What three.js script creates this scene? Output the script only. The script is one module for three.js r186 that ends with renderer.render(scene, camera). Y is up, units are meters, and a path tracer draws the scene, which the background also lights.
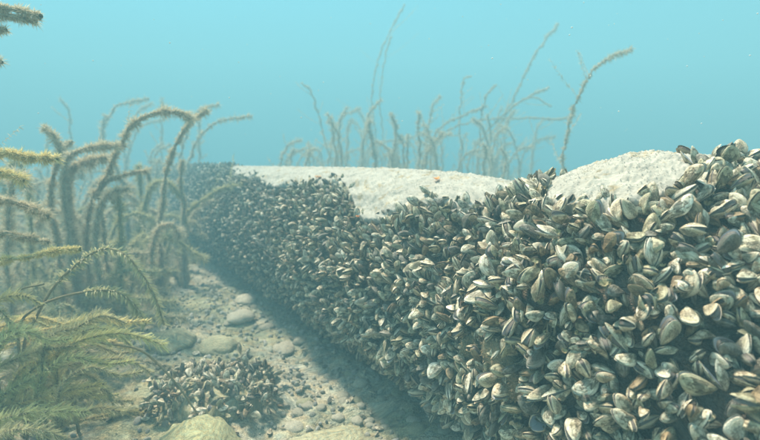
import * as THREE from 'three';
import { mergeGeometries } from 'three/addons/utils/BufferGeometryUtils.js';
import { createNoise3D } from 'simplex-noise';

// ------------------------------------------------------------------ camera, water light, sun, exposure
const scene = new THREE.Scene();
const EYE = 0.5, FOCAL = 453, HORIZON = 158;                       // metres, pixels of the 760x440 photograph
const PITCH = Math.atan((220 - HORIZON) / FOCAL);
const camera = new THREE.PerspectiveCamera(2 * Math.atan(220 / FOCAL) * 180 / Math.PI, 1024 / 593, 0.02, 80);
camera.position.set(0, EYE, 0);
camera.rotation.set(-PITCH, 0, 0);
camera.focus = 0.66; camera.userData.fStop = 5;
camera.updateMatrixWorld(true);
scene.add(camera);

const SUN = new THREE.Vector3(-2.1, 5.2, -1.8).normalize();
const skyLow = [0.04, 0.195, 0.25], skyMid = [0.06, 0.225, 0.335], skyHigh = [0.52, 0.47, 0.38];   // light coming down through the water
{
  const W = 128, H = 64, data = new Float32Array(W * H * 4);
  for (let r = 0; r < H; r++) {
    const e = Math.max(0, ((r + 0.5) / H - 0.5) * 2);               // 0 horizon, 1 overhead
    const k = Math.min(1, e / 0.3), m = Math.max(0, (e - 0.3) / 0.7);
    const up = ((r + 0.5) / H - 0.5) * Math.PI;
    for (let c = 0; c < W; c++) {
      const round = ((c + 0.5) / W - 0.5) * 2 * Math.PI, dir = new THREE.Vector3(Math.cos(round) * Math.cos(up), Math.sin(up), Math.sin(round) * Math.cos(up));
      const glow = 1 + 1.5 * Math.max(0, dir.dot(SUN)) ** 3;         // forward scatter round the sun
      for (let i = 0; i < 4; i++) data[(r * W + c) * 4 + i] = i === 3 ? 1 : ((skyLow[i] + (skyMid[i] - skyLow[i]) * k) * (1 - m) + skyHigh[i] * m) * glow;
    }
  }
  const sky = new THREE.DataTexture(data, W, H, THREE.RGBAFormat, THREE.FloatType);
  sky.mapping = THREE.EquirectangularReflectionMapping;
  sky.magFilter = THREE.LinearFilter; sky.needsUpdate = true;
  scene.background = sky; scene.environment = sky;
}
const sun = new THREE.DirectionalLight(new THREE.Color(1.0, 0.88, 0.68), 5);
sun.position.copy(SUN).multiplyScalar(6);
sun.target.position.set(0, 0, -1.2);
sun.position.add(sun.target.position);
sun.castShadow = true; sun.shadow.radius = 16;
sun.shadow.mapSize.set(4096, 4096);
Object.assign(sun.shadow.camera, { left: -4, right: 4, top: 4, bottom: -4, near: 0.5, far: 14 });
scene.add(sun, sun.target);
scene.fog = new THREE.FogExp2(new THREE.Color(0.33, 0.785, 0.97), 0.24);

const renderer = new THREE.WebGLRenderer({ antialias: true });
renderer.toneMapping = THREE.LinearToneMapping;
renderer.toneMappingExposure = 3.0;
renderer.shadowMap.enabled = true;

// ------------------------------------------------------------------ helpers
function rng(seed) {
  let s = seed | 0;
  return () => { s = (s + 0x6d2b79f5) | 0; let t = Math.imul(s ^ (s >>> 15), 1 | s); t = (t + Math.imul(t ^ (t >>> 7), 61 | t)) ^ t; return ((t ^ (t >>> 14)) >>> 0) / 4294967296; };
}
const R = rng(7), noise3 = createNoise3D(rng(11));
const rr = (a, b) => a + (b - a) * R();
const V = (x, y, z) => new THREE.Vector3(x, y, z);
const clamp = THREE.MathUtils.clamp, lerp = THREE.MathUtils.lerp;
const smooth = (x, a, b) => { const t = clamp((x - a) / (b - a), 0, 1); return t * t * (3 - 2 * t); };
function table(points, x) {
  if (x <= points[0][0]) return points[0][1];
  for (let i = 1; i < points.length; i++) if (x <= points[i][0]) {
    const [a, b] = [points[i - 1], points[i]];
    return a[1] + (b[1] - a[1]) * (x - a[0]) / (b[0] - a[0]);
  }
  return points[points.length - 1][1];
}
const fbm = (x, y, z, n = 4) => { let s = 0, a = 0.5, f = 1; for (let i = 0; i < n; i++) { s += a * noise3(x * f, y * f, z * f); a *= 0.5; f *= 2.03; } return s; };

const cp = Math.cos(PITCH), sp = Math.sin(PITCH);
function project(x, y, z) {                                          // world -> photograph pixel and depth
  const dy = y - EYE, depth = -z * cp - dy * sp, up = dy * cp - z * sp * 1 * 1 - 0;
  const yc = dy * cp + (-z) * sp;
  return [380 + FOCAL * x / depth, 220 - FOCAL * yc / depth, depth, up];
}
function dirOf(px, py) {
  const x = (px - 380) / FOCAL, y = -(py - 220) / FOCAL;
  return V(x, y * cp - sp, -(cp + y * sp));
}
function at(px, py, d) { const v = dirOf(px, py); return v.multiplyScalar(d / -v.z).add(V(0, EYE, 0)); }   // d: metres straight ahead
function onBed(px, py) { const v = dirOf(px, py); const p = v.multiplyScalar(-EYE / v.y).add(V(0, EYE, 0)); p.y = bedHeight(p.x, p.z); return p; }

const taken = new Map();
function numbered(name) { const n = taken.get(name) || 0; taken.set(name, n + 1); return n ? name + '_' + String(n).padStart(3, '0') : name; }
function tag(o, label, category, group, kind) {
  if (label) o.userData.label = label;
  if (category) o.userData.category = category;
  if (group) o.userData.group = group;
  if (kind) o.userData.kind = kind;
  return o;
}
function thing(name, label, category, pos, group) {
  const g = new THREE.Group(); g.name = numbered(name);
  if (pos) g.position.copy(pos);
  scene.add(g); return tag(g, label, category, group);
}
function part(parent, name, geo, mat) {
  const m = new THREE.Mesh(geo, mat); m.name = name; m.castShadow = m.receiveShadow = true; parent.add(m); return m;
}
function mesh(positions, indices, opt = {}) {
  const g = new THREE.BufferGeometry();
  g.setAttribute('position', new THREE.Float32BufferAttribute(positions, 3));
  if (opt.uv) g.setAttribute('uv', new THREE.Float32BufferAttribute(opt.uv, 2));
  if (opt.color) g.setAttribute('color', new THREE.Float32BufferAttribute(opt.color, 3));
  if (indices) g.setIndex(indices);
  g.computeVertexNormals();
  return g;
}
function dataTexture(n, fn, srgb = false) {                         // fn(u, v) -> [r, g, b] 0..1
  const d = new Uint8Array(n * n * 4);
  for (let j = 0; j < n; j++) for (let i = 0; i < n; i++) {
    const c = fn((i + 0.5) / n, (j + 0.5) / n), k = (j * n + i) * 4;
    for (let q = 0; q < 3; q++) d[k + q] = clamp(Math.round(c[q] * 255), 0, 255);
    d[k + 3] = 255;
  }
  const t = new THREE.DataTexture(d, n, n); t.wrapS = t.wrapT = THREE.RepeatWrapping;
  t.magFilter = THREE.LinearFilter; t.minFilter = THREE.LinearMipmapLinearFilter; t.generateMipmaps = true;
  if (srgb) t.colorSpace = THREE.SRGBColorSpace;
  t.needsUpdate = true; return t;
}
// noise that repeats over the unit square
function tile(u, v, f, s) {
  const a = u * Math.PI * 2, b = v * Math.PI * 2, k = f / (Math.PI * 2);
  return noise3(Math.cos(a) * k + s, Math.sin(a) * k + Math.cos(b) * k * 1.3, Math.sin(b) * k * 1.3 + s * 0.7);
}
const grainBump = dataTexture(512, (u, v) => {
  const n = 0.5 + 0.22 * tile(u, v, 10, 1) + 0.2 * tile(u, v, 34, 3) + 0.22 * tile(u, v, 110, 5);
  return [n, n, n];
});
const mottle = dataTexture(512, (u, v) => {
  const n = 0.8 + 0.12 * tile(u, v, 7, 9) + 0.12 * tile(u, v, 30, 4) + 0.16 * tile(u, v, 120, 2);
  const w = 0.05 * tile(u, v, 12, 17);
  return [n + w, n, n - w];
}, true);

// ------------------------------------------------------------------ lake bed
const heapAt = { x: 0, z: 0 };
function bedHeight(x, z) {
  const d = Math.hypot(x, z + 1.2);
  let h = 0.03 * noise3(x * 1.1, 3.3, z * 1.1) + 0.014 * noise3(x * 3.7, 7.1, z * 3.7) + 0.007 * noise3(x * 11, 1.1, z * 11);
  h += 0.05 * smooth(d, 3, 8) * noise3(x * 0.35, 5, z * 0.35);
  return h - 0.008;
}
{
  const N = 300, pos = [], uv = [], col = [], idx = [], warp = (s) => Math.sign(s) * (0.16 * Math.abs(s) + 0.84 * Math.abs(s) ** 3) * 9;
  for (let j = 0; j <= N; j++) for (let i = 0; i <= N; i++) {
    const x = warp(i / N * 2 - 1) - 0.2, z = warp(j / N * 2 - 1) - 1.3;
    const y = bedHeight(x, z) + 0.004 * noise3(x * 40, 2, z * 40);
    pos.push(x, y, z); uv.push(x / 0.4, z / 0.4);
    const a = 0.5 + 0.5 * noise3(x * 2.2, 20, z * 2.2), b = 0.5 + 0.5 * noise3(x * 9, 31, z * 9);
    const olive = smooth(a * 0.7 + b * 0.3, 0.42, 0.72);
    col.push(lerp(0.56, 0.42, olive) * (0.85 + 0.3 * b), lerp(0.52, 0.40, olive) * (0.85 + 0.3 * b), lerp(0.39, 0.25, olive) * (0.85 + 0.3 * b));
  }
  for (let j = 0; j < N; j++) for (let i = 0; i < N; i++) { const a = j * (N + 1) + i; idx.push(a, a + N + 1, a + 1, a + 1, a + N + 1, a + N + 2); }
  const m = new THREE.Mesh(mesh(pos, idx, { uv, color: col }), new THREE.MeshStandardMaterial({ vertexColors: true, map: mottle, bumpMap: grainBump, bumpScale: 0.006, roughness: 0.95 }));
  m.name = 'lake_bed'; m.receiveShadow = true; m.castShadow = true;
  tag(m, 'pale silty lake bed scattered with gravel', 'lake bed', null, 'structure'); scene.add(m);
}

// ------------------------------------------------------------------ the sunken log
const AX = V(-0.565, 0, -0.825), OUT = V(-0.825, 0, 0.565);          // along the log away from the eye; from the log towards the open side
const FOOT = V(0.589, 0, -0.403);
const TOPS = [[-0.7, 0.43], [0.0, 0.450], [0.14, 0.463], [0.22, 0.488], [0.27, 0.506], [0.34, 0.510], [0.42, 0.488], [0.48, 0.452], [0.56, 0.44], [0.64, 0.458], [0.76, 0.468], [1.04, 0.472], [2.15, 0.461], [3.4, 0.446], [5.2, 0.42]];
const SILT = 0.012;
function logRadius(t) { return (table(TOPS, t) + 0.01 - SILT) / 2; }
function logPoint(t, th, off = 0) {                                   // th: angle from the top, positive on the open side
  const r0 = logRadius(t);
  const q = th * r0;
  const bump = 0.010 * noise3(t * 3.1, Math.cos(th) * 1.4, Math.sin(th) * 1.4) + 0.006 * noise3(t * 9, Math.cos(th) * 4, Math.sin(th) * 4 + q * 0);
  const r = r0 + bump * smooth(Math.abs(th), 0.25, 0.9) + off;
  const c = V(FOOT.x + AX.x * t, r0 - 0.01, FOOT.z + AX.z * t);
  return c.addScaledVector(OUT, Math.sin(th) * r).add(V(0, Math.cos(th) * r, 0));
}
function logNormal(t, th) { return V(OUT.x * Math.sin(th), Math.cos(th), OUT.z * Math.sin(th)); }
const SILT_EDGE = [[229, 100], [232, 172], [245, 178], [256, 176], [269, 188], [285, 186], [323, 185], [336, 182], [344, 186], [352, 205], [358, 220], [368, 222], [384, 217], [400, 210], [417, 203], [434, 206], [468, 209], [492, 203], [513, 199], [524, 186], [530, 100], [544, 100], [547, 200], [566, 208], [594, 211], [625, 210], [645, 201], [678, 190], [690, 178], [702, 166], [724, 154], [730, 100]];
function siltness(t, th) {                                            // > 0 inside the silt patches
  if (th < 0) {
    const s = siltness(t, 0.05);
    return Math.min(s, (1.15 + 0.25 * noise3(t * 4, 8, 1) + th) * 12);
  }
  if (th > 1.3) return -10;
  const p = logPoint(t, th, SILT), [px, py, d] = project(p.x, p.y, p.z);
  if (d < 0.05 || px > 760) return -10;
  return (table(SILT_EDGE, px) - py) / FOCAL * d * 120 + 1.0 * noise3(t * 14, th * 4, 4) + 0.8 * noise3(t * 45, th * 12, 9);
}
const T0 = -0.62, T1 = 5.1;
const logGroup = thing('sunken_log', 'thick sunken log crusted with mussels, its top dusted with pale silt', 'log', V(FOOT.x, 0, FOOT.z));
{
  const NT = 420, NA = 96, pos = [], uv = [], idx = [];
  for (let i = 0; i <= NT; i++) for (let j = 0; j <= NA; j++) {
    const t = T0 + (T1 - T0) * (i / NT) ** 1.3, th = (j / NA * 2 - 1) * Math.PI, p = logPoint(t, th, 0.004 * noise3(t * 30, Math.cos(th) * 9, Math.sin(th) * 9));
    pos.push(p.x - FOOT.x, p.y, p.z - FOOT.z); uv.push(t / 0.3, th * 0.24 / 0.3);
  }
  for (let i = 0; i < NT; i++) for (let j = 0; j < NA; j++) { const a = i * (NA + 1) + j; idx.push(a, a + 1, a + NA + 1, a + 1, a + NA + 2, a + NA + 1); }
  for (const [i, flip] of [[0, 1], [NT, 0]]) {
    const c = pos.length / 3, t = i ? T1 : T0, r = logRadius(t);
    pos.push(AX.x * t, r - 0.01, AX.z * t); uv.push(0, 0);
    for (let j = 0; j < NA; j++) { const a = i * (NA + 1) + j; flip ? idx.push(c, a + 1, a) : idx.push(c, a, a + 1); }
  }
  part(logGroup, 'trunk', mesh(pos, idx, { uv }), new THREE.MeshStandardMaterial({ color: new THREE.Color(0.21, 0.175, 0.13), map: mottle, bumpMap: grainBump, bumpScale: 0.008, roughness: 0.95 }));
}
const powder = dataTexture(512, (u, v) => {
  const n = 0.9 + 0.05 * tile(u, v, 6, 21) + 0.035 * tile(u, v, 22, 14) + 0.03 * tile(u, v, 100, 12), tan = smooth(tile(u, v, 8, 41) + 0.4 * tile(u, v, 40, 43), 0.35, 0.9) * 0.14;
  return [n - tan * 0.4, n * 0.99 - tan * 0.75, n * 0.96 - tan * 1.3];
}, true);
const siltMat = new THREE.MeshStandardMaterial({ color: new THREE.Color(0.48, 0.47, 0.44), map: powder, bumpMap: grainBump, bumpScale: 0.0012, roughness: 1 });
function siltOffset(t, th) {
  const m = smooth(siltness(t, th), -0.6, 1.0);
  return lerp(-0.012, SILT, m) + m * (0.0025 * noise3(t * 30, th * 8, 2) + 0.002 * noise3(t * 90, th * 24, 6) + 0.0015 * noise3(t * 200, th * 50, 16));
}
for (const [ta, tb, nt] of [[0.16, 0.56, 220], [0.5, 2.7, 520]]) {
  const NA = 170, pos = [], uv = [], idx = [], ok = [];
  for (let i = 0; i <= nt; i++) for (let j = 0; j <= NA; j++) {
    const t = ta + (tb - ta) * (i / nt), th = lerp(-1.3, 1.3, j / NA), p = logPoint(t, th, siltOffset(t, th));
    ok.push(siltness(t, th) > -2.2); pos.push(p.x - FOOT.x, p.y, p.z - FOOT.z); uv.push(t / 0.37, th * 0.24 / 0.37);
  }
  for (let i = 0; i < nt; i++) for (let j = 0; j < NA; j++) {
    const a = i * (NA + 1) + j, b = a + NA + 1;
    if (ok[a] || ok[b] || ok[a + 1] || ok[b + 1]) idx.push(a, a + 1, b, a + 1, b + 1, b);
  }
  part(logGroup, 'silt_patch', mesh(pos, idx, { uv }), siltMat);
}

// ------------------------------------------------------------------ mussels
// A shell seen from the side: beak at the origin, long axis y, height z, thickness x. Growth rings are scaled copies of the outline about the beak.
function outline(k, n) {
  const h = k.h, pts = [[0, 0], [0.1, 0.13 * h], [0.28, 0.27 * h], [0.5, 0.36 * h], [0.7, 0.32 * h], [0.87, 0.20 * h], [0.975, 0.05 * h], [1.0, -0.065 * h], [0.89, -0.15 * h], [0.65, -0.18 * h], [0.4, -0.14 * h], [0.17, -0.075 * h]];
  const c = new THREE.CatmullRomCurve3(pts.map(([y, z]) => V(0, y, z + k.bend * Math.sin(y * Math.PI))), true, 'centripetal');
  return c.getPoints(n).slice(0, n);
}
function valveGeometry(k, n, rings, inner) {
  const o = outline(k, n), apex = V(0, 0.42, -0.02 + k.bend), pos = [], uv = [], idx = [];
  const ring = (s, x0, depth, shrink) => {
    for (let i = 0; i < n; i++) {
      const p = o[i].clone().lerp(apex, s), w = Math.max(0, 1 - (1 - s) ** 1.6) ** 0.84 * depth;
      const q = p.y, lump = 1 + 0.06 * Math.sin(q * 34 + k.seed) * (1 - s) + 0.13 * noise3(p.y * 3.5, p.z * 5, k.seed);
      pos.push(x0 + w * lump, lerp(p.y, apex.y, shrink), lerp(p.z, apex.z, shrink)); uv.push(p.y, p.z + 0.45);
    }
    return pos.length / 3 - n;
  };
  const join = (a, b, flip) => { for (let i = 0; i < n; i++) { const j = (i + 1) % n; flip ? idx.push(a + i, b + i, a + j, a + j, b + i, b + j) : idx.push(a + i, a + j, b + i, a + j, b + j, b + i); } };
  const cap = (a, x, flip) => { const c = pos.length / 3; pos.push(x, apex.y, apex.z); uv.push(apex.y, apex.z + 0.45); for (let i = 0; i < n; i++) { const j = (i + 1) % n; flip ? idx.push(a + i, c, a + j) : idx.push(a + i, a + j, c); } };
  let last = ring(0, 0.002, k.w, 0);
  for (let r = 1; r <= rings; r++) { const nx = ring((r / (rings + 1)) ** 1.35, 0.002, k.w, 0); join(last, nx, false); last = nx; }
  cap(last, 0.002 + k.w, false);
  let outerCount = idx.length;
  if (inner) {                                                        // rim and hollow inside
    const base = 0; let a = ring(0, 0.004, 0, 0.07); join(base, a, true); outerCount = idx.length;
    for (let r = 1; r <= 2; r++) { const nx = ring(r / 3, 0.004, k.w * 0.8, 0.07); join(a, nx, true); a = nx; }
    cap(a, 0.004 + k.w * 0.8, true);
  }
  const g = mesh(pos, idx, { uv });
  if (inner) { g.addGroup(0, outerCount, 0); g.addGroup(outerCount, idx.length - outerCount, 1); }
  return g;
}
function mirrorX(g) {
  const m = g.clone(), p = m.attributes.position, nn = m.attributes.normal, ix = m.index;
  for (let i = 0; i < p.count; i++) { p.setX(i, -p.getX(i)); nn.setX(i, -nn.getX(i)); }
  for (let i = 0; i < ix.count; i += 3) { const a = ix.getX(i); ix.setX(i, ix.getX(i + 1)); ix.setX(i + 1, a); }
  return m;
}
function fleshGeometry(k, n) {
  const o = outline(k, n), apex = V(0, 0.45, 0.05), pos = [], idx = [], uv = [];
  for (const x of [-0.05, 0.05]) for (let i = 0; i < n; i++) { const p = o[i].clone().lerp(apex, 0.13); pos.push(x * Math.min(1, p.y * 2.5), p.y, p.z); uv.push(p.y, p.z); }
  for (let i = 0; i < n; i++) { const j = (i + 1) % n; idx.push(i, n + i, j, j, n + i, n + j); }
  return mesh(pos, idx, { uv });
}
const KINDS = [
  { h: 0.86, w: 0.185, bend: 0, seed: 1 }, { h: 1.02, w: 0.20, bend: 0.02, seed: 4 }, { h: 0.74, w: 0.165, bend: -0.03, seed: 7 },
  { h: 0.92, w: 0.21, bend: -0.02, seed: 12 }, { h: 1.12, w: 0.17, bend: 0.015, seed: 19 }, { h: 0.68, w: 0.19, bend: 0.03, seed: 26 }, { h: 0.96, w: 0.15, bend: -0.035, seed: 33 },
];
function shellTexture(k, style) {
  const o = outline(KINDS[0], 120), byAngle = new Float32Array(181);
  for (const p of o) { const a = Math.round((Math.atan2(p.z, p.y) / Math.PI + 0.5) * 180); byAngle[clamp(a, 0, 180)] = Math.max(byAngle[clamp(a, 0, 180)], Math.hypot(p.y, p.z)); }
  let prev = 0.5; for (let i = 0; i <= 180; i++) { if (byAngle[i] > 0) prev = byAngle[i]; else byAngle[i] = prev; }
  const make = (bump) => dataTexture(256, (u, v) => {
    const y = u, z = v - 0.45, ang = Math.atan2(z, Math.max(y, 1e-3)), a = (ang / Math.PI + 0.5) * 180, i = clamp(Math.floor(a), 0, 179);
    const rho = Math.hypot(y, z) / lerp(byAngle[i], byAngle[i + 1], a - i) + 0.03 * noise3(y * 5, z * 5, k);
    const fine = noise3(y * 45, z * 45, k + 3), mid = noise3(y * 12, z * 12, k + 6), big = noise3(y * 4, z * 4, k + 8);
    const rings = Math.sin(rho * 62 + mid) * 0.5 + Math.sin(rho * 24 + 2 * k) * 0.5;
    if (bump) { const b = 0.5 + 0.26 * rings * rho + 0.14 * fine + 0.1 * mid; return [b, b, b]; }
    const zig = Math.sin(rho * (style === 1 ? 17 : 12) + 2.4 * Math.abs(((ang * 3.2 + 10) % 1.0) - 0.5) * 4 + 0.6 * mid);
    let c = [0.87, 0.85, 0.79];
    const stripe = smooth(zig, 0.15, 0.75) * [0.4, 0.75, 0.2][style];
    c = c.map((x, q) => lerp(x, [0.36, 0.29, 0.21][q], stripe));
    const worn = smooth(big + 0.5 * mid, 0.05, 0.7) * 0.6, algae = smooth(-big + 0.6 * fine, 0.3, 0.9) * 0.5;
    c = c.map((x, q) => lerp(lerp(x, [0.96, 0.95, 0.91][q], worn), [0.50, 0.48, 0.36][q], algae));
    const band = smooth(Math.sin(rho * 9 + 3 * k + 1.2 * mid), 0.1, 0.7) * 0.42 * (1 - smooth(rho, 0.86, 0.95));   // dark growth bands, pale margin
    c = c.map((x, q) => lerp(lerp(x, [0.30, 0.26, 0.21][q], band), [0.97, 0.95, 0.90][q], 0.7 * smooth(rho, 0.9, 0.98)));
    return c.map((x) => x * (0.9 + 0.1 * rings + 0.12 * fine));
  }, !bump);
  return [make(false), make(true)];
}
const SHELLS = [shellTexture(1, 0), shellTexture(5, 1), shellTexture(9, 2)];
const TONES = [                                                      // linear tints of the shell texture
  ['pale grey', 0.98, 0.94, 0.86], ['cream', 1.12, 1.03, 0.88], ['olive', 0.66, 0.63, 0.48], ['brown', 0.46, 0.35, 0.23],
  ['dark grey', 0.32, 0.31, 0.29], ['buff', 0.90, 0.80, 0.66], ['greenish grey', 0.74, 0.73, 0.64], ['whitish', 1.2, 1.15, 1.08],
];
const TONE_ODDS = [0.17, 0.14, 0.15, 0.12, 0.14, 0.15, 0.08, 0.05];
const nacre = new THREE.MeshPhysicalMaterial({ color: new THREE.Color(0.62, 0.62, 0.66), roughness: 0.28 });
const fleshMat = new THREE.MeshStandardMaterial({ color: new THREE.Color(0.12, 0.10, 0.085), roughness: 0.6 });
const shellMats = TONES.map((t) => SHELLS.map(([map, bump]) => [new THREE.MeshStandardMaterial({ color: new THREE.Color(t[1], t[2], t[3]), map, bumpMap: bump, bumpScale: 0.0008, roughness: 0.62 }), nacre]));
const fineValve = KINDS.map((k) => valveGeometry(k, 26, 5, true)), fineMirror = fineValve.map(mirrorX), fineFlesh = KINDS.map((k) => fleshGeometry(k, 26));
const HINGE = V(0, 0.5, 0.36).normalize();
function openBy(g, angle) { const q = new THREE.Quaternion().setFromAxisAngle(HINGE, angle); const m = g.clone(); m.applyQuaternion(q); return m; }
const coarse = KINDS.map((k, i) => {                                // one closed shell for the mass
  const v = valveGeometry(k, 18, 3, false), g = 0.06 + 0.02 * i;
  const f = fleshGeometry(k, 18);
  const paint = (geo, c) => { const n = geo.attributes.position.count, a = new Float32Array(n * 3); for (let j = 0; j < n; j++) a.set(c, j * 3); geo.setAttribute('color', new THREE.BufferAttribute(a, 3)); return geo; };
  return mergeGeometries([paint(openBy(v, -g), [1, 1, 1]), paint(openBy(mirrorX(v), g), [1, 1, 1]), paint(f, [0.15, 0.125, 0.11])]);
});

function pickTone() { let r = R(); for (let i = 0; i < TONE_ODDS.length; i++) { r -= TONE_ODDS[i]; if (r < 0) return i; } return 0; }
function frameFor(normal, tilt, azimuth, twist) {                     // quaternion whose +y leans off the surface normal
  const q0 = new THREE.Quaternion().setFromUnitVectors(V(0, 1, 0), normal);
  const q1 = new THREE.Quaternion().setFromAxisAngle(V(Math.cos(azimuth), 0, Math.sin(azimuth)), tilt);
  const q2 = new THREE.Quaternion().setFromAxisAngle(V(0, 1, 0), twist);
  return q0.multiply(q1).multiply(q2);
}
const mussels = [];                                                  // every shell on the log: position, turn, size, kind, tone
{
  const cell = 0.0125, grid = new Map(), key = (a, b, l) => l * 4e6 + Math.floor(a / cell + 500) * 2000 + Math.floor(b / cell + 500);
  const clear = (a, b, r, l) => {
    const n = Math.ceil(r / cell);
    for (let i = -n; i <= n; i++) for (let j = -n; j <= n; j++) for (const p of grid.get(key(a + i * cell, b + j * cell, l)) || []) if (Math.hypot(p[0] - a, p[1] - b) < r) return false;
    return true;
  };
  for (const [layer, tries, gap, ta, tb] of [[0, 120000, 0.0102, T0 + 0.02, 1.3], [0, 80000, 0.0112, 1.3, 4.3], [1, 60000, 0.0145, T0 + 0.02, 1.3], [1, 50000, 0.015, 1.3, 4.3]]) for (let n = 0; n < tries; n++) {
    const t = rr(ta, tb), th = R() < 0.86 ? rr(-0.1, 2.75) : rr(-2.6, -0.1);
    const a = t, b = th * 0.235, s = siltness(t, th);
    if (s > (layer ? -1.4 : R() < 0.05 ? 2.2 : -0.4) || !clear(a, b, gap * (th < -0.2 ? 1.5 : 1) * (t > 2.6 ? 1.35 : 1), layer)) continue;
    const lump = noise3(t * 7, th * 1.9, 40), hole = noise3(t * 11, th * 3, 77);
    if (layer && (lump < -0.6 || hole > 0.95)) continue;
        const k = key(a, b, layer); if (!grid.has(k)) grid.set(k, []); grid.get(k).push([a, b]);
    let len = 0.0205 + 0.0085 * (R() + R() - 1) + (R() < 0.16 ? 0.008 * R() : 0) + (R() < 0.2 ? -0.009 * R() : 0);
    if (len < 0.009) len = 0.009;
    if (layer) len += 0.003;
    if (t > 0.8) len *= 1 - 0.2 * smooth(t, 0.8, 1.4);
    if (t < 1.0) len += 0.0075 * smooth(1.0 - t, 0, 0.7);
    const off = Math.max(0, (layer ? 0.015 : 0.004) + 0.009 * lump + rr(-0.003, 0.003) - len * 0.08);
    const p = logPoint(t, th, off), nrm = logNormal(t, th);
    if (p.y < bedHeight(p.x, p.z) + 0.004) continue;
    const lean = nrm.clone().add(V(0, 0.25, 0)).normalize();
    const tilt = 0.4 + 0.9 * R();
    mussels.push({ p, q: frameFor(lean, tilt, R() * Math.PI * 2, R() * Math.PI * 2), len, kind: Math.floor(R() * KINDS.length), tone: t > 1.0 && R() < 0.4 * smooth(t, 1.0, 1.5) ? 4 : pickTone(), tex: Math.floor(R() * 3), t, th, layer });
  }
}
// which shells show largest: draw them all into a small depth picture
const W = 760, H = 440, zbuf = new Float32Array(W * H).fill(1e9), owner = new Int32Array(W * H).fill(-1);
function drawTriangle(a, b, c, id) {
  const x0 = Math.max(0, Math.floor(Math.min(a[0], b[0], c[0]))), x1 = Math.min(W - 1, Math.ceil(Math.max(a[0], b[0], c[0])));
  const y0 = Math.max(4, Math.floor(Math.min(a[1], b[1], c[1]))), y1 = Math.min(H - 6, Math.ceil(Math.max(a[1], b[1], c[1])));
  if (x1 < x0 || y1 < y0) return;
  const den = (b[1] - c[1]) * (a[0] - c[0]) + (c[0] - b[0]) * (a[1] - c[1]);
  if (Math.abs(den) < 1e-9) return;
  for (let y = y0; y <= y1; y++) for (let x = x0; x <= x1; x++) {
    const u = ((b[1] - c[1]) * (x + 0.5 - c[0]) + (c[0] - b[0]) * (y + 0.5 - c[1])) / den, v = ((c[1] - a[1]) * (x + 0.5 - c[0]) + (a[0] - c[0]) * (y + 0.5 - c[1])) / den;
    if (u < 0 || v < 0 || u + v > 1) continue;
    const z = u * a[2] + v * b[2] + (1 - u - v) * c[2], k = y * W + x;
    if (z < zbuf[k]) { zbuf[k] = z; owner[k] = id; }
  }
}
function drawMesh(g, matrix, id) {
  const p = g.attributes.position, ix = g.index, s = [], v = V(0, 0, 0);
  for (let i = 0; i < p.count; i++) { v.fromBufferAttribute(p, i).applyMatrix4(matrix); s.push(project(v.x, v.y, v.z)); }
  for (let i = 0; i < ix.count; i += 3) { const a = s[ix.getX(i)], b = s[ix.getX(i + 1)], c = s[ix.getX(i + 2)]; if (a[2] > 0.05 && b[2] > 0.05 && c[2] > 0.05) drawTriangle(a, b, c, id); }
}
logGroup.updateMatrixWorld(true);
for (const m of logGroup.children) drawMesh(m.geometry, m.matrixWorld, -1);
const M4 = new THREE.Matrix4();
mussels.forEach((m, i) => drawMesh(coarse[m.kind], M4.compose(m.p, m.q, V(m.len, m.len, m.len)), i));
const shown = new Int32Array(mussels.length);
for (const o of owner) if (o >= 0) shown[o]++;
const order = mussels.map((_, i) => i).sort((a, b) => shown[b] - shown[a]);
const singles = order.slice(0, 300), isSingle = new Set(singles);

function mussel(name, label, m, group, gape, empty = false) {
  const g = thing(name, label, 'mussel', m.p, group);
  g.quaternion.copy(m.q); g.scale.setScalar(m.len);
  const mats = shellMats[m.tone][m.tex], q = (a) => new THREE.Quaternion().setFromAxisAngle(HINGE, a);
  part(g, 'valve', fineValve[m.kind], mats).quaternion.copy(q(-gape));
  part(g, 'valve', fineMirror[m.kind], mats).quaternion.copy(q(gape));
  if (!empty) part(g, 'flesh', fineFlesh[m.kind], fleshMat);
  return g;
}
singles.forEach((i, n) => {
  const m = mussels[i], [px] = project(m.p.x, m.p.y, m.p.z);
  const empty = n % 43 === 7, gape = empty ? rr(0.35, 0.6) : R() < 0.3 ? rr(0.14, 0.24) : rr(0.03, 0.1);
  const where = px < 470 ? 'below the long silt patch' : m.th < 0.75 && px > 660 ? 'on the crest of the log' : m.th < 0.95 ? 'under the rounded silt patch' : m.th < 1.35 ? 'on the upper flank of the log' : 'low on the flank of the log';
  const size = m.len > 0.0285 ? 'large' : m.len < 0.0215 ? 'small' : 'mid-sized';
  const state = empty ? 'empty wide open' : gape > 0.13 ? 'gaping' : 'closed';
  mussel('mussel', `${size} ${TONES[m.tone][0]} ${['mottled', 'striped', 'worn'][m.tex]} ${state} mussel ${where}`, m, 'mussels crusting the sunken log', gape, empty);
});
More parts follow.
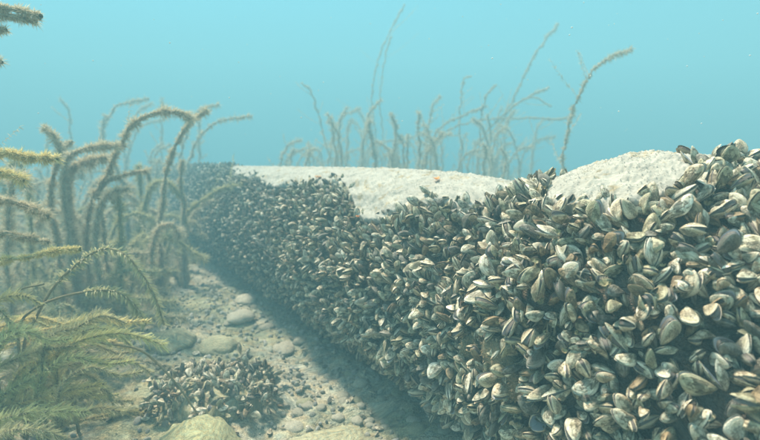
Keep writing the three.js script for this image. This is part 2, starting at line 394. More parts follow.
function massOf(list, name, label, group) {
  const g = new THREE.Group(); g.name = name; tag(g, label, 'mussels', group, 'stuff'); scene.add(g);
  const massMats = SHELLS.map(([map, bump]) => new THREE.MeshStandardMaterial({ vertexColors: true, map, bumpMap: bump, bumpScale: 0.0008, roughness: 0.62 }));
  for (let k = 0; k < KINDS.length; k++) for (let x = 0; x < 3; x++) {
    const own = list.filter((m) => m.kind === k && m.tex === x); if (!own.length) continue;
    const im = new THREE.InstancedMesh(coarse[k], massMats[x], own.length); im.name = 'mussel_shells'; im.castShadow = im.receiveShadow = true;
    own.forEach((m, i) => {
      im.setMatrixAt(i, M4.compose(m.p, m.q, V(m.len, m.len, m.len)));
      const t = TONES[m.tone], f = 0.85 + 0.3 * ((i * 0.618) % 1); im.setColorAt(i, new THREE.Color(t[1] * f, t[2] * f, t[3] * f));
    });
    g.add(im);
  }
}
massOf(mussels.filter((_, i) => !isSingle.has(i)), 'mussel_crust', 'dense crust of smaller mussels over the flank of the sunken log');

// ------------------------------------------------------------------ stones
function stoneGeometry(seed, detail, flat) {
  const g = new THREE.IcosahedronGeometry(1, detail), p = g.attributes.position, v = V(0, 0, 0);
  for (let i = 0; i < p.count; i++) {
    v.fromBufferAttribute(p, i);
    const s = 1 + 0.16 * noise3(v.x * 0.9 + seed, v.y * 0.9, v.z * 0.9) + 0.07 * noise3(v.x * 2.6, v.y * 2.6 + seed, v.z * 2.6) + (detail > 3 ? 0.03 * noise3(v.x * 9, v.y * 9, v.z * 9 + seed) : 0);
    p.setXYZ(i, v.x * s, v.y * s * flat, v.z * s);
  }
  const uv = []; for (let i = 0; i < p.count; i++) uv.push(p.getX(i), p.getZ(i) + p.getY(i));
  g.setAttribute('uv', new THREE.Float32BufferAttribute(uv, 2));
  g.computeVertexNormals();
  const merged = new THREE.BufferGeometry();                          // shared vertices so that the stone shades smoothly
  const map = new Map(), pos = [], uvs = [], idx = [];
  for (let i = 0; i < p.count; i++) {
    const k = [p.getX(i), p.getY(i), p.getZ(i)].map((x) => Math.round(x * 1e4)).join(); 
    if (!map.has(k)) { map.set(k, pos.length / 3); pos.push(p.getX(i), p.getY(i), p.getZ(i)); uvs.push(uv[i * 2], uv[i * 2 + 1]); }
    idx.push(map.get(k));
  }
  merged.dispose();
  return mesh(pos, idx, { uv: uvs });
}
const stoneMat = (r, g, b) => new THREE.MeshStandardMaterial({ color: new THREE.Color(r, g, b), map: mottle, bumpMap: grainBump, bumpScale: 0.0008, roughness: 0.95 });
const stoneMats = { green: stoneMat(0.50, 0.48, 0.27), olive: stoneMat(0.54, 0.51, 0.33), grey: stoneMat(0.62, 0.57, 0.44), pale: stoneMat(0.74, 0.69, 0.54), dark: stoneMat(0.12, 0.115, 0.09) };
const stoneShapes = [1, 5, 9, 14, 22].map((s) => stoneGeometry(s, 3, 0.62));
function stone(name, label, px, py, size, mat, k, sunk = 0.35, group, squash = 1) {
  const p = onBed(px, py); p.y += size * 0.62 * squash * (1 - 2 * sunk) * 0.6;
  const o = new THREE.Mesh(size > 0.05 ? stoneGeometry(k * 3.7, 5, 0.62) : stoneShapes[k % 5], mat);
  o.name = numbered(name); o.position.copy(p); o.scale.set(size * rr(0.9, 1.25), size * squash, size * rr(0.8, 1.1)); o.rotation.y = R() * 6.3;
  o.castShadow = o.receiveShadow = true; scene.add(o); tag(o, label, 'stone', group); return o;
}
stone('boulder', 'smooth yellow-green algae-filmed boulder in front of the mussel clump', 200, 448, 0.085, stoneMats.green, 5, 0.42, null, 0.9);
stone('flat_stone', 'broad flat olive stone on the silt beside the mussel clump', 322, 446, 0.085, stoneMats.olive, 4, 0.45, null, 0.55);
stone('flat_stone', 'rounded olive stone just behind the mussel clump', 172, 347, 0.055, stoneMats.olive, 6, 0.5, null, 0.85);
stone('flat_stone', 'low olive stone behind the crown of the mussel clump', 219, 347, 0.055, stoneMats.olive, 8, 0.52, null, 0.8);
stone('flat_stone', 'rounded pale stone beside the open silt channel', 240, 322, 0.042, stoneMats.pale, 3, 0.55, null, 0.7);
stone('flat_stone', 'buff stone at the shadow edge near the log', 284, 345, 0.032, stoneMats.grey, 11, 0.55, null, 0.7);
stone('flat_stone', 'small pale stone between weeds and log', 246, 305, 0.04, stoneMats.pale, 13, 0.55, null, 0.7);
stone('flat_stone', 'flat stone lying in the open silt channel', 262, 375, 0.034, stoneMats.olive, 17, 0.45, null, 0.6);

// ------------------------------------------------------------------ the small clump of mussels on the bed
{
  const c = onBed(211, 394), rx = 0.142, rz = 0.098, hh = 0.075;
  const core = new THREE.Mesh(stoneGeometry(31, 4, 0.62), stoneMats.olive);
  core.name = 'clump_stone'; core.position.copy(c); core.scale.set(rx * 0.85, hh * 1.25, rz * 0.85); core.castShadow = core.receiveShadow = true;
  tag(core, 'olive stone buried under the small mussel clump', 'stone'); scene.add(core);
  const list = [];
  for (let n = 0; n < 6000 && list.length < 400; n++) {
    const a = R() * Math.PI * 2, r = Math.sqrt(R()), x = c.x + Math.cos(a) * r * rx, z = c.z + Math.sin(a) * r * rz;
    const edge = 1 + 0.6 * noise3(Math.cos(a) * 1.5, Math.sin(a) * 1.5, 60);
    if (r > edge) continue;
    const top = bedHeight(x, z) + hh * Math.sqrt(Math.max(0, 1 - (r / edge) ** 2)) * (0.85 + 0.3 * noise3(x * 18, z * 18, 3));
    const p = V(x, top - 0.004, z);
    if (list.some((m) => m.p.distanceTo(p) < 0.0098)) continue;
    const nrm = V(Math.cos(a) * r * 0.8, 0.8, Math.sin(a) * r * 1.2).normalize();
    list.push({ p, q: frameFor(nrm, 0.55 + R() * 0.85, R() * 6.3, R() * 6.3), len: 0.019 + 0.008 * R(), kind: Math.floor(R() * KINDS.length), tone: pickTone(), tex: Math.floor(R() * 3) });
  }
  const loose = [];                                                   // dead shells washed about on the silt
  for (let n = 0; n < 170; n++) {
    const px = rr(110, 400), py = rr(285, 436); if (px > table([[265, 225], [345, 350], [435, 460]], py)) continue;
    const p = onBed(px, py); p.y += 0.004;
    loose.push({ p, q: frameFor(V(0, 1, 0), 1.35 + 0.3 * R(), R() * 6.3, R() * 6.3), len: rr(0.010, 0.021), kind: Math.floor(R() * KINDS.length), tone: [1, 5, 0, 7, 4][n % 5], tex: n % 3 });
  }
  massOf(loose, 'loose_shells', 'dead shells strewn over the silt between clump and log');
  const front = list.slice().sort((a, b) => (b.p.z + b.p.y) - (a.p.z + a.p.y));
  const mine = new Set(front.slice(0, 110));
  for (const m of mine) {
    const gape = R() < 0.3 ? rr(0.12, 0.22) : 0.05;
    mussel('clump_mussel', `${m.len > 0.024 ? 'larger' : 'little'} ${TONES[m.tone][0]} ${['mottled', 'striped', 'worn'][m.tex]} ${gape > 0.1 ? 'gaping' : 'closed'} mussel in the small clump on the bed`, m, 'mussels in the small clump on the lake bed', gape);
  }
  massOf(list.filter((m) => !mine.has(m)), 'clump_mussel_mass', 'rear mussels of the small clump on the lake bed');
}

// ------------------------------------------------------------------ pebbles and gravel
{
  let made = 0;
  for (let n = 0; n < 2500 && made < 120; n++) {
    const px = rr(150, 470), py = rr(280, 438);
    const contour = table([[265, 235], [345, 370], [435, 490]], py);
    if (px > contour + 5 || (px > 140 && px < 290 && py > 345 && py < 425) || px < 150) continue;
    const p = onBed(px, py), k = Math.floor(R() * 3), size = rr(0.006, 0.013) * (R() < 0.15 ? 1.6 : 1);
    if (R() > 0.5 + 0.5 * noise3(p.x * 4, 3, p.z * 4)) continue;
    const kindName = ['grey', 'pale', 'olive'][k];
    stone('pebble', px > contour - 70 ? `${size > 0.012 ? 'large' : size > 0.009 ? 'middling' : 'tiny'} ${kindName} pebble on the shaded silt beside the log` : `${size > 0.012 ? 'large' : size > 0.009 ? 'middling' : 'tiny'} ${kindName} pebble on the sunlit silt channel`, px, py, size, stoneMats[kindName], Math.floor(R() * 5), 0.55, 'pebbles on the silt channel', 0.9);
    made++;
  }
  const g = stoneGeometry(3, 1, 0.6), n = 10000, im = new THREE.InstancedMesh(g, stoneMat(1, 1, 1), n);
  im.name = 'gravel'; tag(im, 'fine gravel and shell grit strewn over the silt', 'gravel', null, 'stuff'); im.castShadow = im.receiveShadow = true;
  for (let i = 0; i < n; i++) {
    let x, z; do { const d = 0.55 + 2.6 * R() ** 1.3; z = -d; x = rr(-1.3, 0.5) ; } while (R() > 0.4 + 0.6 * noise3(x * 3, 9, z * 3));
    const s = 0.0016 + 0.0062 * R() ** 2.2;
    M4.compose(V(x, bedHeight(x, z) + s * 0.35, z), new THREE.Quaternion().setFromEuler(new THREE.Euler(R() * 6, R() * 6, R() * 6)), V(s * rr(0.8, 1.4), s, s));
    im.setMatrixAt(i, M4); const b = rr(0.4, 0.85), w = rr(0.75, 0.92); im.setColorAt(i, new THREE.Color(b, b * 0.97, b * w));
  }
  scene.add(im);
}

// ------------------------------------------------------------------ water plants
function sweep(points, radius, seed, lumpy, sides = 7) {              // tube with an uneven skin; returns geometry and frames
  const curve = new THREE.CatmullRomCurve3(points), L = curve.getLength(), n = clamp(Math.round(L / 0.008), 12, 150);
  const fr = curve.computeFrenetFrames(n, false), pos = [], uv = [], idx = [], pts = [];
  for (let i = 0; i <= n; i++) {
    const f = i / n, c = curve.getPointAt(f); pts.push(c);
    for (let j = 0; j <= sides; j++) {
      const a = j / sides * Math.PI * 2, r = radius(f) * (1 + lumpy * noise3(i * 0.4 + seed, Math.cos(a) * 1.4, Math.sin(a) * 1.4));
      const p = c.clone().addScaledVector(fr.normals[i], Math.cos(a) * r).addScaledVector(fr.binormals[i], Math.sin(a) * r);
      pos.push(p.x, p.y, p.z); uv.push(a * 0.05, f * L / 0.2);
    }
  }
  for (let i = 0; i < n; i++) for (let j = 0; j < sides; j++) { const a = i * (sides + 1) + j, b = a + sides + 1; idx.push(a, b, a + 1, a + 1, b, b + 1); }
  return { geo: mesh(pos, idx, { uv }), curve, fr, n, L };
}
function blades() {
  const pos = [], col = [];
  return {
    add(p, d, side, len, w, c, droop = 0) {                           // narrow leaf of three faces
      const m = p.clone().addScaledVector(d, len * 0.5), e = p.clone().addScaledVector(d, len); e.y -= droop * len;
      const a = p.clone().addScaledVector(side, w * 0.3), a2 = p.clone().addScaledVector(side, -w * 0.3), b = m.clone().addScaledVector(side, w * 0.5), b2 = m.clone().addScaledVector(side, -w * 0.5);
      for (const q of [a, a2, b, b, a2, b2, b, b2, e]) { pos.push(q.x, q.y, q.z); col.push(...c); }
    },
    geo() { return mesh(pos, null, { color: col, uv: new Array(pos.length / 3 * 2).fill(0.5) }); },
    get count() { return pos.length / 9; },
  };
}
const leafMat = new THREE.MeshPhysicalMaterial({ vertexColors: true, roughness: 1, side: THREE.DoubleSide, transmission: 0.5, thickness: 0 });
const stemMats = {};
function stemMat(c) { const k = c.join(); return stemMats[k] ||= new THREE.MeshStandardMaterial({ color: new THREE.Color(...c), map: mottle, bumpMap: grainBump, bumpScale: 0.001, roughness: 1 }); }
const TAN = [0.60, 0.52, 0.37], STRAW = [0.70, 0.60, 0.30], OLIVE = [0.50, 0.46, 0.26], GREEN = [0.60, 0.58, 0.29], BARE = [0.46, 0.36, 0.20];
function local(points) { const b = points[0].clone(); return [b, points.map((p) => p.clone().sub(b))]; }
function jitterColor(c, k = 0.25) { const f = 1 + k * (R() * 2 - 1), w = 0.06 * (R() - 0.5); return [c[0] * f + w * c[0], c[1] * f, c[2] * f]; }
// a stem thickly coated in algae, its whorls of short leaves furred together
function wobble(points, seed, k) {                                    // stems that grow crooked
  const c = new THREE.CatmullRomCurve3(points), L = c.getLength(), n = Math.max(4, Math.round(L / 0.028)), out = [];
  for (let i = 0; i <= n; i++) { const f = i / n, p = c.getPointAt(f), s = f * L * 11, w = k * Math.min(1, f * 4); out.push(p.add(V(w * noise3(s, seed, 1), w * 0.6 * noise3(s, seed, 5), w * noise3(s, seed, 9)))); }
  return out;
}
function ropeWeed(name, label, group, points, o) {
  const seed = R() * 90, [b, pts] = local(wobble(points, seed, o.wobble ?? 0.005)), g = thing(name, label, 'water plant', b, group);
  const r = o.r, s = sweep(pts, (f) => r * (0.35 + 0.65 * smooth(f, 0, 0.6)) * (1.05 - 0.3 * f) * (0.75 + 0.45 * Math.abs(Math.sin(f * 60 * (o.beads || 1) + 3 * noise3(f * s0(o), seed, 2)))), seed, 0.75, 8);
  part(g, 'stem', s.geo, stemMat(o.color));
  const bl = blades(), whorls = Math.round(s.L / (o.gap || 0.011)), up = V(0, 1, 0);
  for (let w = 0; w < whorls; w++) {
    const f = (w + R() * 0.6) / whorls, i = clamp(Math.round(f * s.n), 0, s.n), c = s.curve.getPointAt(Math.min(1, f)), T = s.fr.tangents[i];
    const clump = 0.3 + 0.55 * Math.abs(Math.sin(f * s.L / 0.034 * Math.PI + 2 * noise3(f * s.L * 12, seed, 3))) + 0.45 * noise3(f * s.L * 34, seed, 7) + (f > 0.88 ? 0.2 : 0);
    const k = Math.round((o.leaves || 9) * (0.7 + 0.6 * R()));
    for (let j = 0; j < k; j++) {
      const a = R() * Math.PI * 2, rad = s.fr.normals[i].clone().multiplyScalar(Math.cos(a)).addScaledVector(s.fr.binormals[i], Math.sin(a));
      const d = rad.clone().addScaledVector(T, rr(-0.3, 1.6)).normalize(), side = d.clone().cross(up).add(V(0.001, 0, 0)).normalize().applyAxisAngle(d, R() * 3);
      bl.add(c.clone().addScaledVector(rad, r * 0.5), d, side, o.len * Math.max(0.2, clump) * rr(0.5, 1.2), o.width || 0.0035, jitterColor(o.leaf || o.color), 0.15 * R());
    }
  }
  const shoots = o.shoots ?? Math.floor(R() * 3);
  for (let k = 0; k < shoots; k++) {                                  // furred side shoots
    const f = rr(0.35, 0.9), i = Math.round(f * s.n), c = s.curve.getPointAt(f), a = R() * 6.3, T = s.fr.tangents[i];
    const dir = s.fr.normals[i].clone().multiplyScalar(Math.cos(a)).addScaledVector(s.fr.binormals[i], Math.sin(a)).addScaledVector(T, 0.5).normalize(), L = s.L * rr(0.08, 0.2);
    for (let j = 0; j < L / 0.0012; j++) {
      const q = R(), p = c.clone().addScaledVector(dir, q * L).add(V(0, 0.25 * q * q * L, 0)), d = V(rr(-1, 1), rr(-1, 1), rr(-1, 1)).addScaledVector(dir, 0.7).normalize();
      bl.add(p, d, V(d.y, d.z, d.x), o.len * rr(0.3, 0.85), o.width || 0.003, jitterColor(o.leaf || o.color), 0.1);
    }
  }
  part(g, 'leaves', bl.geo(), leafMat);
  return g;
}
function s0(o) { return o.waves || 14; }
// a feathery plume: whorls of comb-like leaves
function plume(name, label, group, points, o) {
  const [b, pts] = local(points), g = thing(name, label, 'water plant', b, group), seed = R() * 90;
  const s = sweep(pts, (f) => 0.0022 * (1.2 - 0.7 * f), seed, 0.3, 6);
  part(g, 'stem', s.geo, stemMat(BARE));
  const bl = blades(), whorls = Math.round(s.L / 0.005), from = o.from || 0.12;
  for (let w = 0; w < whorls; w++) {
    const f = w / whorls; if (f < from) continue;
    const i = clamp(Math.round(f * s.n), 0, s.n), c = s.curve.getPointAt(f), T = s.fr.tangents[i];
    const taper = smooth(f, from, from + 0.2) * (1 - 0.7 * smooth(f, 0.75, 1));
    for (let j = 0; j < 7; j++) {
      const a = j / 7 * Math.PI * 2 + w * 0.7 + R() * 0.5, rad = s.fr.normals[i].clone().multiplyScalar(Math.cos(a)).addScaledVector(s.fr.binormals[i], Math.sin(a));
      const d = rad.clone().addScaledVector(T, rr(0.7, 2.6)).normalize(), len = o.len * (0.35 + 0.65 * taper) * rr(0.45, 1.2) * (0.85 + 0.3 * noise3(f * 9, seed, 5)), side = T.clone().cross(rad).normalize(), col = jitterColor(o.color, 0.3);
      bl.add(c, d, side, len, 0.0011, col, rr(-0.1, 0.3));
      for (let q = 1; q <= 4; q++) for (const sg of [-1, 1]) {
        const base = c.clone().addScaledVector(d, len * q / 5.2), dd = side.clone().multiplyScalar(sg * 0.75).addScaledVector(d, 1).normalize();
        bl.add(base, dd, rad, len * 0.42, 0.0009, col, rr(-0.2, 0.4));
      }
    }
  }
  part(g, 'leaves', bl.geo(), leafMat);
  return g;
}
function px3(list, d) { return list.map((p) => at(p[0], p[1], p[2] ?? d)); }
function rooted(list, d, dx = 0) { const p = px3(list, d), f = p[0].clone(); f.x += dx; f.y = bedHeight(f.x, f.z) - 0.005; return p[0].y < f.y + 0.03 ? [f, ...p.slice(1)] : [f, ...p]; }

// stalks standing beyond the log, faint in the murk
const FAR = 'stalks beyond the log';
[
  ['tall curved algae-coated stalk standing alone beyond the rounded silt patch', [[562, 170], [566, 142], [574, 112], [588, 80], [606, 60], [632, 49]], 1.75, 0.006],
  ['tall faint paired stalk rising beyond the long silt patch', [[377, 150], [372, 100], [376, 68], [386, 40], [396, 20], [404, 4]], 3.3, 0.006],
  ['tall faint paired stalk rising beyond the long silt patch', [[384, 150], [380, 100], [384, 62], [392, 36]], 3.4, 0.005],
  ['slender stalk hooked at its tip beyond the far silt', [[332, 165], [324, 138], [317, 110], [311, 92], [302, 82]], 2.9, 0.006],
  ['tall leaning stalk with side twigs beyond the mussel ridge', [[478, 165], [496, 128], [511, 104], [524, 76], [541, 46], [558, 24]], 2.9, 0.0075],
  ['leaning stalk crossing the tall twiggy one', [[470, 160], [492, 126], [520, 102], [548, 88]], 2.6, 0.006],
  ['short twig reaching off the tall leaning stalk', [[500, 150], [516, 104], [534, 98], [552, 107]], 2.8, 0.0045],
  ['low stalk sprawling sideways over the silt', [[432, 160], [446, 132], [472, 122], [520, 118], [560, 119], [574, 116]], 2.6, 0.0055],
  ['low arched stalk beyond the long silt patch', [[424, 158], [440, 128], [462, 116], [486, 106]], 2.5, 0.006],
  ['curled stalk with a bent tip beyond the long silt patch', [[462, 160], [460, 120], [461, 96], [465, 78], [471, 76]], 2.7, 0.005],
  ['curled pale stalk bending over beyond the silt', [[478, 162], [480, 128], [485, 102], [491, 88], [497, 84]], 2.5, 0.005],
  ['stout lumpy stalk wrapped in algae beyond the long silt patch', [[376, 168], [374, 150], [372, 135], [369, 120]], 2.0, 0.011],
  ['stubby branching stalk beside the stout lumpy one', [[392, 166], [394, 145], [396, 128], [392, 114]], 2.1, 0.009],
  ['pale upright stalk in the middle of the stand beyond the log', [[419, 168], [421, 145], [418, 128], [420, 113]], 2.1, 0.008],
  ['thin bent stalk beside the pale upright one', [[424, 168], [430, 150], [442, 132]], 2.0, 0.007],
  ['pale stub stalk at the rear edge of the silt', [[484, 168], [486, 152], [482, 144]], 1.8, 0.007],
  ['pale stub stalk leaning at the rear edge of the silt', [[503, 170], [506, 158], [501, 148]], 1.8, 0.006],
].forEach(([label, list, d, r]) => ropeWeed('weed_stalk', label, FAR, rooted(list, d < 1.8 && r > 0.0055 && list[0][0] > 550 ? 2.1 : d * 1.45), { r: r * 0.5, len: r * 3.8, color: TAN, leaf: TAN, leaves: 28, shoots: 5, wobble: 0.013, gap: 0.007, width: 0.0022 }));
for (let i = 0; i < 66; i++) {                                        // the rest of the stand
  const x = [345, 385, 425, 480, 510, 300][i % 6] + rr(-22, 26), d = rr(2.8, 5.2), h = (i % 2 ? rr(12, 34) : rr(18, 75)) * (0.6 + 0.5 * R()), lean = rr(-14, 24);
  ropeWeed('weed_stalk', `${h > 55 ? 'tall' : h > 34 ? 'middling' : 'low'} faint ${lean > 10 ? 'bent' : lean < -4 ? 'backward-leaning' : 'straight'} stalk in the hazy stand beyond the log`, FAR, rooted([[x, 166], [x + lean * 0.25, 166 - h * 0.5], [x + lean * 0.7, 166 - h * 0.85], [x + lean * 1.5, 166 - h]], d), { r: rr(0.003, 0.005), wobble: 0.01, len: 0.036, color: TAN, leaves: 22, gap: 0.01, width: 0.002, shoots: 4 });
}
{                                                                     // weed beds far out in the murk
  const bl = blades();
  for (let i = 0; i < 60; i++) { const a = i * 2.4, q = (i * 0.618) % 1, y = (i * 0.37) % 1, d = V(Math.cos(a) * 0.5, 0.9, Math.sin(a) * 0.5).normalize(); bl.add(V(Math.cos(a) * q * 0.25, y * 0.5, Math.sin(a) * q * 0.25), d, V(-Math.sin(a), 0, Math.cos(a)), 0.5, 0.03, [1, 1, 1]); }
  const im = new THREE.InstancedMesh(bl.geo(), new THREE.MeshStandardMaterial({ vertexColors: true, roughness: 1, side: THREE.DoubleSide }), 420);
  im.name = 'distant_weeds'; tag(im, 'distant weed bed dissolving into the blue water', 'weed bed', null, 'stuff'); im.castShadow = im.receiveShadow = true;
  for (let i = 0; i < 420; i++) { const z = -rr(6, 9.2), x = rr(-5.5, 3.5) * (-z / 6), s = rr(0.2, 0.5) * (0.7 + 0.5 * noise3(x, 2, z)); im.setMatrixAt(i, M4.compose(V(x, bedHeight(x, z) - 0.02, z), new THREE.Quaternion().setFromAxisAngle(V(0, 1, 0), R() * 6), V(s, s, s))); const f = rr(0.8, 1.1); im.setColorAt(i, new THREE.Color(0.46 * f, 0.42 * f, 0.26 * f)); }
  scene.add(im);
}
// the ropey stems on the near side
const ROPE = 'algae-coated stems beside the log';
[
  ['upright furred stem with a dark knobbed head', [[57, 240], [51, 212], [52, 182], [60, 158], [58, 142], [44, 127]], 1.25, 0.0085, TAN],
  ['upright furred stem standing behind the knobbed one', [[78, 250], [72, 210], [67, 180], [62, 152], [74, 142]], 1.35, 0.008, TAN],
  ['long furred stem arching over with a drooping tip', [[86, 225], [98, 192], [110, 168], [120, 143], [135, 122], [155, 113], [178, 112], [190, 119]], 1.3, 0.009, TAN],
  ['tall furred stem curving towards the log', [[160, 245], [162, 205], [168, 170], [178, 142], [192, 122], [208, 110]], 1.5, 0.0085, TAN],
  ['furred side shoot lying across the upright stems', [[66, 160], [82, 150], [100, 146], [116, 146]], 1.22, 0.008, TAN],
  ['stubby furred shoot below the side shoot', [[70, 170], [86, 162], [106, 158]], 1.25, 0.011, TAN],
  ['bent furred stem curled in a low loop', [[96, 230], [100, 206], [112, 192], [130, 188]], 1.2, 0.009, TAN],
  ['thin furred shoot pointing to the log', [[104, 185], [122, 176], [146, 171]], 1.3, 0.006, TAN],
  ['furred stem arching in front of the far mussels', [[184, 222], [196, 205], [216, 192], [240, 185], [258, 182]], 1.75, 0.009, OLIVE],
  ['upright dim stem beside the tall curving one', [[182, 235], [184, 205], [180, 175], [183, 160]], 1.7, 0.008, TAN],
  ['bushy dim stem between the arching stems', [[142, 245], [146, 215], [150, 190], [148, 168]], 1.8, 0.008, TAN],
  ['straw-coloured furred shoot reaching in above the plumes', [[-30, 210], [-5, 154], [25, 156], [56, 158]], 0.8, 0.011, STRAW],
  ['short straw-coloured furred shoot with an orange tip', [[-30, 230], [-4, 172], [10, 176], [23, 181]], 0.75, 0.010, STRAW],
  ['pale furred shoot bent low over the tangle', [[-30, 240], [-4, 201], [20, 205], [48, 216]], 0.85, 0.010, TAN],
  ['thin straw shoot low over the tangle', [[-30, 290], [-4, 262], [30, 256], [54, 252], [80, 250]], 0.7, 0.006, STRAW],
  ['pale drifting shoot above the tangle', [[-20, 300], [-4, 234], [24, 236], [50, 243]], 0.8, 0.008, TAN],
].forEach(([label, list, d, r, c]) => ropeWeed('furred_weed', label, ROPE, rooted(list, d), d < 1 ? { r: r * 0.5, len: r * 1.6, color: c, leaves: 80, gap: 0.0036, width: 0.0008 } : { r: r * 0.5, len: r * 2.6, color: c, leaves: 54, gap: 0.0042, width: 0.0012 }));
for (const [list, d] of [[[[-40, 40], [-10, 8], [20, 10], [44, 17]], 0.8], [[[-40, 60], [-8, 14], [16, 18], [34, 21]], 0.8], [[[-30, 60], [-4, 28], [6, 30]], 0.8], [[[-30, 80], [-4, 58], [5, 62]], 0.9]]) {
  const p = px3(list, d); p[0].x -= 0.02; p.unshift(V(p[0].x - 0.06, bedHeight(p[0].x, p[0].z), p[0].z));
  ropeWeed('furred_weed', 'tip of a tall furred shoot drooping in high above the tangle', 'tall furred shoots', p, { r: 0.0045, len: 0.012, color: TAN, leaves: 60, gap: 0.004, width: 0.0009 });
}
for (let i = 0; i < 32; i++) {                                        // more of the same stand
  const x = rr(-10, 185), d = rr(1.15, 2.3), top = rr(150, 235), y0 = 260, lean = rr(-30, 40), thick = rr(0.007, 0.011), tan = R() < 0.6;
  ropeWeed('furred_weed', `${top < 180 ? 'tall' : 'short'} ${thick > 0.009 ? 'thick' : 'slender'} ${tan ? 'tan' : 'olive'} furred stem ${lean > 12 ? 'bowed to the log' : lean < -8 ? 'bowed away from the log' : 'upright'} in the weed stand`, ROPE, rooted([[x, y0], [x + lean * 0.1, lerp(y0, top, 0.4)], [x + lean * 0.5, lerp(y0, top, 0.85)], [x + lean, top], [x + lean * 1.5, top + 4], [x + lean * 1.9, top + 16]], d), { r: thick * 0.45, len: thick * 3.1, color: tan ? TAN : OLIVE, leaves: 44, gap: 0.005, width: 0.0012 });
}
// dim stems fading into the water behind them
for (let i = 0; i < 26; i++) {
  const x = rr(-30, 215), d = rr(2.4, 4.6), top = rr(95, 180), y0 = 200, lean = rr(-25, 45);
  ropeWeed('dim_weed', `${top < 125 ? 'tall' : top < 155 ? 'middling' : 'short'} dim weed stem ${lean > 15 ? 'leaning to the log' : lean < -5 ? 'leaning away from the log' : 'standing straight'}, in the murk behind furred stems`, 'dim stems in the murk', rooted([[x, y0], [x + lean * 0.2, lerp(y0, top, 0.5)], [x + lean * 0.7, lerp(y0, top, 0.9)], [x + lean * 1.6, top]], d), { r: rr(0.003, 0.005), wobble: 0.01, len: 0.034, color: TAN, leaves: 22, gap: 0.010, width: 0.003 });
}
// the low tangle
for (let i = 0; i < 190; i++) {
  const d = 0.95 + 1.9 * R(), x0 = (rr(-20, table([[0.95, 100], [1.3, 150], [2, 190], [2.8, 205]], d)) - 380) / FOCAL * d, h = rr(0.04, 0.3) * smooth(d, 0.6, 1.7), L = rr(0.08, 0.3), a = rr(-0.6, 2.2);
  const base = V(x0, bedHeight(x0, -d) - 0.004, -d), e = V(Math.cos(a) * L, 0, Math.sin(a) * L * 0.6);
  const pts = [base, base.clone().addScaledVector(e, 0.15).add(V(0, h * 0.6, 0)), base.clone().addScaledVector(e, 0.5).add(V(0, h, 0)), base.clone().addScaledVector(e, 1).add(V(0, h * rr(0.3, 1.1), 0))];
  const dull = R() < 0.5, rad = rr(0.004, 0.008);
  ropeWeed('tangle_weed', `${h > 0.15 ? 'tall' : h > 0.08 ? 'knee-high' : 'creeping'} ${rad > 0.006 ? 'thick' : 'thin'} ${dull ? 'olive' : 'tan'} ${L > 0.19 ? 'trailing' : 'upright'} weed in the low tangle ${d > 1.7 ? 'below the far mussels' : d > 1.25 ? 'behind the plumes' : 'beside the mussel clump'}`, 'low weed tangle', pts, { r: rad * 0.7, len: 0.028, color: dull ? OLIVE : [0.52, 0.46, 0.31], leaves: 26, gap: 0.006, width: 0.0014 });
}
// bare arching stems
function bareStem(label, list, d, r, furred) {
  const [b, pts] = local(rooted(list, d)), g = thing('bare_stem', label, 'water plant', b, 'bare arching stems'), s = sweep(pts, (f) => r * (1.1 - 0.4 * f), 3, 0.12, 8);
  part(g, 'stem', s.geo, stemMat(BARE));
  if (furred) {
    const bl = blades();
    for (let w = 0; w < 500; w++) { const f = rr(furred, 1), i = Math.round(f * s.n), a = R() * 6.3, rad = s.fr.normals[i].clone().multiplyScalar(Math.cos(a)).addScaledVector(s.fr.binormals[i], Math.sin(a)); bl.add(s.curve.getPointAt(f), rad.clone().addScaledVector(s.fr.tangents[i], 0.5).normalize(), s.fr.tangents[i], 0.016 * rr(0.4, 1.2), 0.003, jitterColor(OLIVE), 0.2); }
    part(g, 'leaves', bl.geo(), leafMat);
  }
}
bareStem('smooth straw-brown stem arching high, dark fur on its far half', [[24, 345], [36, 318], [52, 290], [75, 266], [104, 249], [124, 254], [142, 274], [156, 300], [164, 325]], 0.85, 0.0028, 0.5);
bareStem('smooth straw-brown stem arching low under the high one', [[20, 325], [36, 308], [62, 297], [94, 291], [116, 292], [132, 302], [146, 324]], 0.82, 0.0028, 0.72);
bareStem('thin reddish bare stem falling across the mussel clump', [[70, 344], [110, 344], [140, 350], [160, 366], [178, 386], [197, 413]], 0.8, 0.0026, 0);
bareStem('straight thin bare stem leaning in the plumes', [[-6, 310], [20, 290], [44, 284]], 0.75, 0.002, 0);
